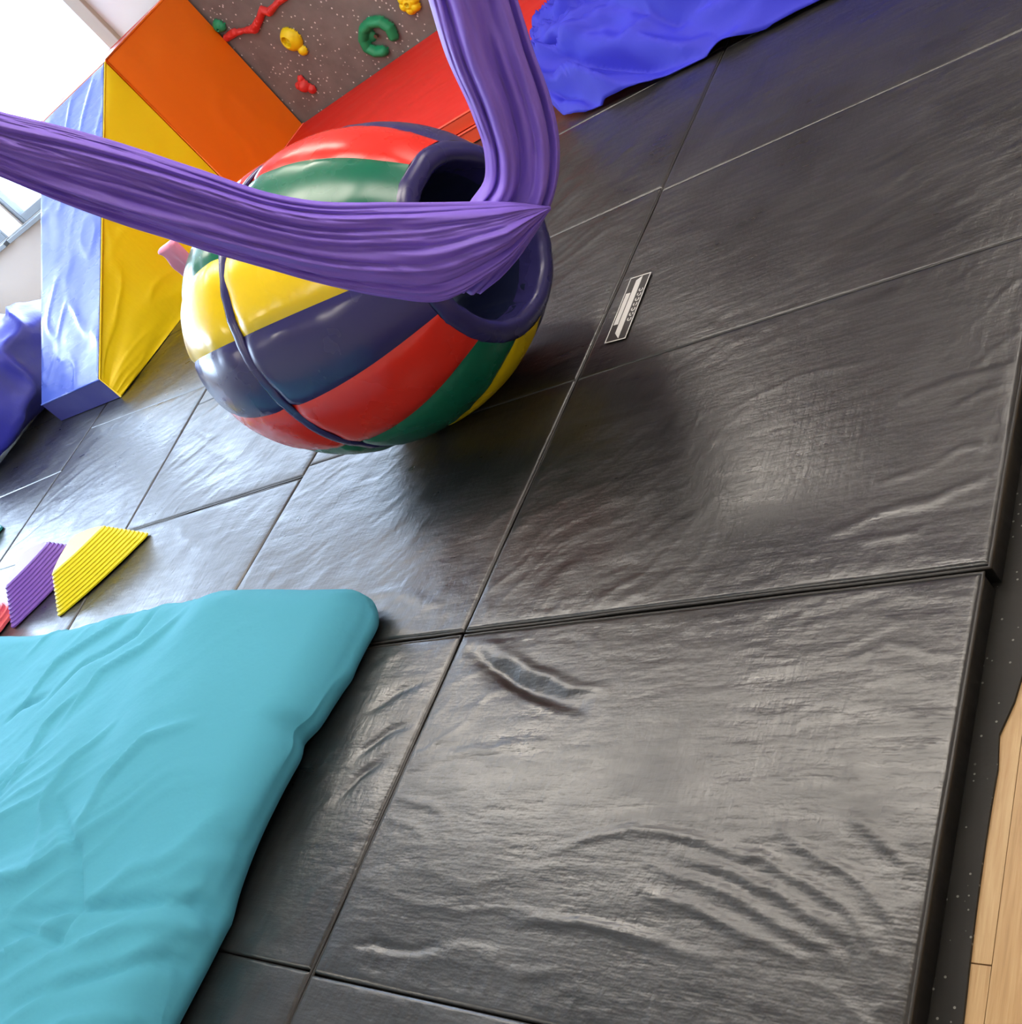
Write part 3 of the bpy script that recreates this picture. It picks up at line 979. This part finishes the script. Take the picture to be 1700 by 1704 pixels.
# ------------------------------------------------------------------ blue cloth draped over the red mats
front = np.array([on_z(*p, .012)[:2] for p in ((925, 182), (940, 193), (975, 186), (1060, 150), (1130, 116), (1205, 80), (1290, 40), (1365, 2))] + [(1.0, 3.07), (1.6, 3.0)])
def interp_path(P, t):
    d = np.r_[0, np.cumsum(np.linalg.norm(np.diff(P, axis=0), axis=1))]
    d /= d[-1]
    return np.stack([np.interp(t, d, P[:, k]) for k in range(P.shape[1])], -1)
leftb = np.array([[*front[0]], [*on_z(912, 150, .04)[:2]], [*on_z(903, 100, .14)[:2]], [*on_z(890, 70, .145)[:2]], [*on_z(912, 35, .145)[:2]], [*on_z(930, 0, .145)[:2]], [-1.15, 5.0]])
nu, nv = 220, 150
tu, tv = np.linspace(0, 1, nu), np.linspace(0, 1, nv)
FU, LV_ = interp_path(front, tu), interp_path(leftb, tv)
backd = interp_path(np.array([[1.6, 3.0], [1.7, 4.9]]), tv)
PX = FU[:, None, :] + (LV_[None, :, :] - LV_[0]) * (1 - tu[:, None, None]) + (backd[None] - backd[0]) * tu[:, None, None]
X, Y = PX[..., 0], PX[..., 1]
base = .138 + .012
ramp_ = np.clip((Y - (front[0][1] * 0 + np.interp(X, front[1:, 0], front[1:, 1]))) / .36, 0, 1)
Z = .012 + (base + .01) * (ramp_ ** .8 * (3 - 2 * ramp_ ** .8) * ramp_ ** .8)
U2 = (X * .92 + Y * .25)
V2 = (-X * .35 + Y * .95)
gx, gy = X + 1.35, Y - 3.95
rr_ = np.hypot(gx, gy)
aa_ = np.arctan2(gy + .25, gx) + .10 * noise(X * 2.5, Y * 2.5, 0, 4)
fold = (.055 * ridged(aa_ * 6, rr_ * .8, 0, 51, 4) + .030 * ridged(aa_ * 15, rr_ * 1.3, 0, 52, 3)) * np.clip(rr_ * 1.3, .1, 1) + .022 * (1 + noise(X * 4, Y * 4, 0, 53)) + .016 * ridged(X * 6 + Y * 3, Y * 7, 0, 54, 4)
Z = Z + 1.25 * fold * np.clip(.55 + ramp_, 0, 1.0) * np.clip((tv[None, :] * 32), .10, 1) * np.clip(tu[:, None] * 25, .25, 1)
for pts in ([(903, 112), (980, 113), (1060, 97), (1150, 68)], [(898, 92), (960, 68), (1040, 30)], [(912, 148), (985, 150), (1060, 124)],
            [(1000, 172), (1080, 130), (1180, 62), (1250, 20)], [(930, 22), (1000, 42), (1080, 20)], [(925, 172), (965, 163), (1015, 150)], [(1050, 60), (1130, 45), (1210, 10)]):
    g = [on_z(*p, .09)[:2] for p in pts]
    Z = Z + polyline_ridge(X, Y, g, .022, -.045) + polyline_ridge(X, Y - .05, g, .025, .030)
Z = np.maximum(Z, np.where(Y > 3.57, .146, .010))
o = link('draped_cloth', mesh('draped_cloth', np.stack([X, Y, Z], -1).reshape(-1, 3), grid_faces(nu, nv)), M['blue'])
mm = o.modifiers.new('thickness', 'SOLIDIFY')
mm.thickness = .004
mm.offset = 1
tag(o, 'crumpled bright blue cloth draped over the red landing mat onto black mats', 'cloth')

# ------------------------------------------------------------------ teal crash pad
TX0, TX1, TY0, TY1, TH = -2.75, -.330, -1.35, .905, .255
V, Nn, Fq = rounded_box((TX1 - TX0, TY1 - TY0, TH), (.085, .10, .105), .014)
V = V + np.array([(TX0 + TX1) / 2, (TY0 + TY1) / 2, TH / 2 + .003])
X, Y, Z = V[:, 0], V[:, 1], V[:, 2]
# far right corner rounded in, top sags
h = np.clip(Z / TH, 0, 1)
cs, sn = math.cos(math.radians(38)), math.sin(math.radians(38))
U, W = X * cs + Y * sn, -X * sn + Y * cs
wrp = .09 * noise(X * 2.6, Y * 2.6, 0, 70) + .03 * noise(X * 7, Y * 7, 0, 71)
msk = np.clip(.45 + .9 * noise(X * 1.7, Y * 1.7, 0, 72), .08, 1)
disp = msk * .026 * ridged(U * 1.2, (W + wrp) * 6, 0, 73, 6) + .014 * msk * ridged(U * 2.4, (W + wrp) * 14, 0, 74, 6)
disp = disp + .026 * noise(X * 1.5, Y * 1.5, 0, 75) + .008 * noise(X * 5, Y * 5, 0, 76)
disp = disp - .012
def pxt(pts, z=.25):
    return [on_z(x, y, z)[:2] for x, y in pts]
for pts, w, hh in [([(545, 1215), (480, 1290), (380, 1380), (250, 1450), (90, 1500), (0, 1525)], .014, -.020),
                   ([(545, 1180), (470, 1260), (360, 1340), (230, 1400)], .022, .014),
                   ([(455, 1370), (360, 1440), (250, 1510), (100, 1600), (0, 1660)], .014, -.018),
                   ([(430, 1350), (330, 1420), (200, 1490)], .022, .012),
                   ([(60, 1560), (100, 1500), (115, 1400), (90, 1330)], .012, -.014), ([(0, 1540), (45, 1545), (85, 1560)], .012, -.014),
                   ([(85, 1560), (160, 1510), (280, 1470)], .014, .012), ([(0, 1190), (30, 1165), (70, 1150)], .012, -.014),
                   ([(30, 1160), (90, 1090), (170, 1040), (230, 1000)], .012, .012), ([(60, 1170), (130, 1100), (220, 1050), (260, 1000)], .010, -.010),
                   ([(95, 1200), (160, 1110), (230, 1070), (300, 1010)], .012, .010), ([(20, 1310), (70, 1200), (120, 1150)], .012, .010),
                   ([(60, 1440), (80, 1330), (120, 1260), (180, 1200)], .012, .012), ([(120, 1380), (170, 1290), (230, 1220), (300, 1180)], .012, .012)]:
    disp = disp + polyline_ridge(X, Y, pxt(pts), w, 1.5 * hh)
top = np.clip(Z / TH * 1.6 - .2, 0, 1)
side = (1 - top) * (.018 * ridged(Y * 4, X * 4 + Z * 6, 0, 78, 3) + .02 * noise(Y * 3, X * 3, 0, 79))
V = V + Nn * (disp * top + side)[:, None]
# notch where the cover is pulled in on the right side
notch = np.exp(-((V[:, 1] - .50) / .03) ** 2) * np.clip((V[:, 0] + .6) / .3, 0, 1) * .03
V[:, 0] -= notch
# far right corner of the pad is drooping
cd = np.clip((V[:, 0] + .85) / .5, 0, 1) * np.clip((V[:, 1] - .35) / .5, 0, 1)
V[:, 2] -= cd * .03 * np.clip(V[:, 2] / TH, 0, 1)
fs = np.clip((TX1 + .02 - V[:, 0]) / .62, 0, 1)
fs = fs * (2 - fs)
V[:, 2] *= .46 + .54 * fs
V[:, 2] = np.maximum(V[:, 2], .006)
pad = link('crash_pad', mesh('crash_pad', V, Fq), M['teal'])
tag(pad, 'large teal cotton covered crash pad with wrinkled cover in the foreground', 'crash pad')

# ------------------------------------------------------------------ blue pad at the far left
V, Nn, Fq = rounded_box((1.5, 1.25, .62), (.30, .30, .26), .035)
X, Y, Z = V[:, 0], V[:, 1], V[:, 2]
d_ = .06 * noise(X * 2, Y * 2, Z * 2, 80) + .07 * ridged(X * 2.2 - Y * 1.2, Y * 4 + X * 2, Z * 3, 81, 3) - .04
V = V + Nn * d_[:, None] + np.array([-6.08, 3.18, .32])
V[:, 2] = np.maximum(V[:, 2], .006)
tag(link('crash_pad', mesh('crash_pad', V, Fq), M['bluepad']), 'puffy blue nylon cushion at the left edge beside the wedge', 'crash pad')

# ------------------------------------------------------------------ stepping stones
def stone(tri, height, mat, label, top_c=None, topscale=.42, ribs=9, rnd=.35):
    tri = np.array(tri, float)
    c = tri.mean(0)
    tc = np.array(top_c) if top_c is not None else c
    # rounded triangle outline
    out = []
    for i in range(3):
        p, a, b = tri[i], tri[(i - 1) % 3], tri[(i + 1) % 3]
        s, e_ = p + (a - p) * rnd * .5, p + (b - p) * rnd * .5
        for t in np.linspace(0, 1, 9):
            out.append((1 - t) ** 2 * s + 2 * t * (1 - t) * p + t * t * e_)
        q = tri[(i + 1) % 3]
        s2 = q + (p - q) * rnd * .5
        for t in np.linspace(0, 1, 8)[1:-1]:
            m_ = e_ + (s2 - e_) * t
            out.append(m_ + (m_ - c) * .10 * math.sin(math.pi * t))
    out = np.array(out)
    n = len(out)
    rings = []
    for k in range(ribs):
        f0, f1 = k / ribs, (k + 1) / ribs
        sc = lambda f: 1 + (topscale - 1) * f
        cc = lambda f: c + (tc - c) * f
        rings.append((cc(f0) + (out - c) * sc(f0), height * f0 + height / ribs * .15))
        rings.append((cc(f0) + (out - c) * (sc(f0) - .004), height * f0 + height / ribs * .62))
        rings.append((cc(f0) + (out - c) * (sc(f1) + .004), height * f0 + height / ribs * .80))
    rings.append((tc + (out - c) * topscale * .97, height))
    V, Fc = [], []
    V += [(p[0], p[1], .007) for p in rings[0][0]]
    for P, z in rings:
        V += [(p[0], p[1], z + .007) for p in P]
    nr = len(rings) + 1
    Fc = [tuple(q) for q in grid_faces(nr, n, False, True)]
    Fc = [q[::-1] for q in Fc]
    Fc.append(tuple(range((nr - 1) * n, nr * n)))
    Fc.append(tuple(range(n))[::-1])
    o = link('stepping_stone', mesh('stepping_stone', V, Fc), M[mat], smooth=False)
    tag(o, label, 'stepping stone', 'ribbed stepping stones')
    return o
stone([(-2.235, 1.50), (-2.66, 1.10), (-2.80, 1.50)], .118, 'syellow', 'yellow ribbed triangular stepping stone behind the teal pad', (-2.625, 1.405), .56, 11, .30)
stone([(-2.80, 1.53), (-3.12, 1.07), (-3.34, 1.50)], .125, 'spurple', 'purple ribbed stepping stone left of the yellow one', (-3.125, 1.40), .55, 10, .45)
stone([(-3.20, 1.25), (-3.31, 1.0), (-3.56, 1.29)], .125, 'spink', 'pink ribbed stepping stone left of the purple one', (-3.37, 1.19), .34, 6, .8)
stone([(-3.10, .98), (-3.40, .80), (-3.45, 1.02)], .07, 'sindigo', 'dark indigo stepping stone at the frame edge beside teal pad', None, .4, 5)
stone([(-4.43, 1.93), (-4.75, 1.70), (-4.80, 2.02)], .10, 'steal', 'dark teal stepping stone at the left edge near the blue cushion', None, .4, 6)

# ------------------------------------------------------------------ purple aerial hammock
HP = CAM_O + ray(890, 350) * 2.50
HN = np.array([-.66, .754, 0.0])
HN /= np.linalg.norm(HN)
hroot = empty('aerial_hammock', (HP[0], HP[1], HP[2]), 'purple silk aerial hammock hanging in front of the striped barrel', 'hammock')
def hp(px, py, off=0.0):
    return on_plane(px, py, HP + HN * off, HN)
def smooth_path(P, n):
    P = np.array(P, float)
    d = np.r_[0, np.cumsum(np.linalg.norm(np.diff(P, axis=0), axis=1))]
    d /= d[-1]
    t = np.linspace(0, 1, n)
    # Catmull-Rom via Hermite
    m = np.gradient(P, d, axis=0)
    k = np.clip(np.searchsorted(d, t, 'right') - 1, 0, len(d) - 2)
    h = d[k + 1] - d[k]
    s = ((t - d[k]) / h)[:, None]
    h = h[:, None]
    return ((2 * s ** 3 - 3 * s ** 2 + 1) * P[k] + (s ** 3 - 2 * s ** 2 + s) * h * m[k] + (-2 * s ** 3 + 3 * s ** 2) * P[k + 1] + (s ** 3 - s ** 2) * h * m[k + 1])
def strand(name, eA, eB, off, depth, seed, freq=5.0, n=230, m=150, amp=.5):
    A = smooth_path([hp(*p, off) if len(p) == 2 else p for p in eA], n)
    B = smooth_path([hp(*p, off) if len(p) == 2 else p for p in eB], n)
    C, Wd = (A + B) / 2, (A - B) / 2
    w = np.linalg.norm(Wd, axis=1)
    s = np.r_[0, np.cumsum(np.linalg.norm(np.diff(C, axis=0), axis=1))]
    th = np.linspace(0, 2 * math.pi, m, endpoint=False)
    S, T = np.meshgrid(s, th, indexing='ij')
    wv = w[:, None]
    tw = T + .5 * S
    r1 = ridged(np.cos(tw) * freq, np.sin(tw) * freq, S * .9, seed, 2.2)
    r2 = ridged(np.cos(tw) * freq * 2.2, np.sin(tw) * freq * 2.2, S * 2.0, seed + 1, 2)
    r3 = noise(np.cos(tw) * 2, np.sin(tw) * 2, S * 2.4, seed + 2)
    r4 = noise(np.cos(tw) * 9, np.sin(tw) * 9, S * 14, seed + 3)
    mod = 1 - amp * (r1 - .45) - amp * .55 * (r2 - .5) + .22 * r3 + .05 * r4
    cw, sw = np.cos(T), np.sin(T)
    wr = np.sign(cw) * np.abs(cw) ** .9 * (1 - .06 * (r1 - .4) + .03 * r3)
    dep = depth * np.minimum(wv / .06, 1.0) * sw * mod
    P = C[:, None, :] + wr[..., None] * Wd[:, None, :] - dep[..., None] * HN
    V = P.reshape(-1, 3)
    Fc = [tuple(q) for q in grid_faces(n, m, False, True)]
    Fc.append(tuple(range(m)))
    Fc.append(tuple((n - 1) * m + k for k in range(m))[::-1])
    return under(link(name, mesh(name, V, Fc), M['purple']), hroot)
# ends at the ceiling
updirL = hp(0, 240) - hp(400, 372)
aL = hp(0, 240) + updirL * ((CEIL - .10 - hp(0, 240)[2]) / updirL[2])
updirR = hp(788, 0) - hp(845, 160)
aR = hp(788, 0) + updirR * ((CEIL - .10 - hp(788, 0)[2]) / updirR[2])
sidev = np.cross(HN, [0, 0, 1])
midL = hp(0, 240) + (aL - hp(0, 240)) * .5
midR = hp(788, 0) + (aR - hp(788, 0)) * .5
dn = np.array([0, 0, 1.])
eA = [tuple(aL + .012 * dn), tuple(midL + .055 * dn), (-60, 170), (0, 187), (90, 208), (175, 231), (330, 283), (450, 324), (520, 337), (650, 339), (780, 338), (860, 338), (916, 344)]
eB = [tuple(aL - .012 * dn), tuple(midL - .055 * dn), (-60, 266), (0, 290), (90, 330), (185, 368), (330, 415), (450, 448), (560, 478), (650, 495), (735, 500), (815, 455), (916, 349)]
strand('strand', eA, eB, 0.0, .055, 101, 4.4, amp=.62)
sv = sidev / np.linalg.norm(sidev)
eA = [tuple(aR - .012 * sv), tuple(midR - .07 * sv), (694, -60), (712, 0), (740, 90), (785, 190), (806, 255), (806, 300), (782, 338), (745, 420), (740, 480)]
eB = [tuple(aR + .012 * sv), tuple(midR + .07 * sv), (838, -60), (860, 0), (884, 75), (915, 165), (928, 230), (925, 300), (910, 350), (870, 410), (800, 478)]
if np.dot(hp(712, 0) - hp(860, 0), eA[0] - np.array(eB[0])) < 0:
    eA[0], eB[0] = eB[0], eA[0]
    eA[1], eB[1] = eB[1], eA[1]
strand('strand', eA, eB, .085, .068, 201, 2.0, amp=.62)
for a in (aL, aR):
    th = np.linspace(0, 2 * math.pi, 24, endpoint=False)
    v, f = tube([(a[0] + .03 * math.cos(w) * sv[0], a[1] + .03 * math.cos(w) * sv[1], CEIL - .07 + .03 * math.sin(w)) for w in th], .005, 8, True)
    under(link('ring', mesh('ring', v, f), M['metal']), hroot)
    v, f = tube([(a[0], a[1], CEIL - .045), (a[0], a[1], CEIL - .012), (a[0], a[1], CEIL - .0119), (a[0], a[1], CEIL - .001)], .02, 16)
    under(link('ceiling_anchor', mesh('ceiling_anchor', v, f), M['metal']), hroot)
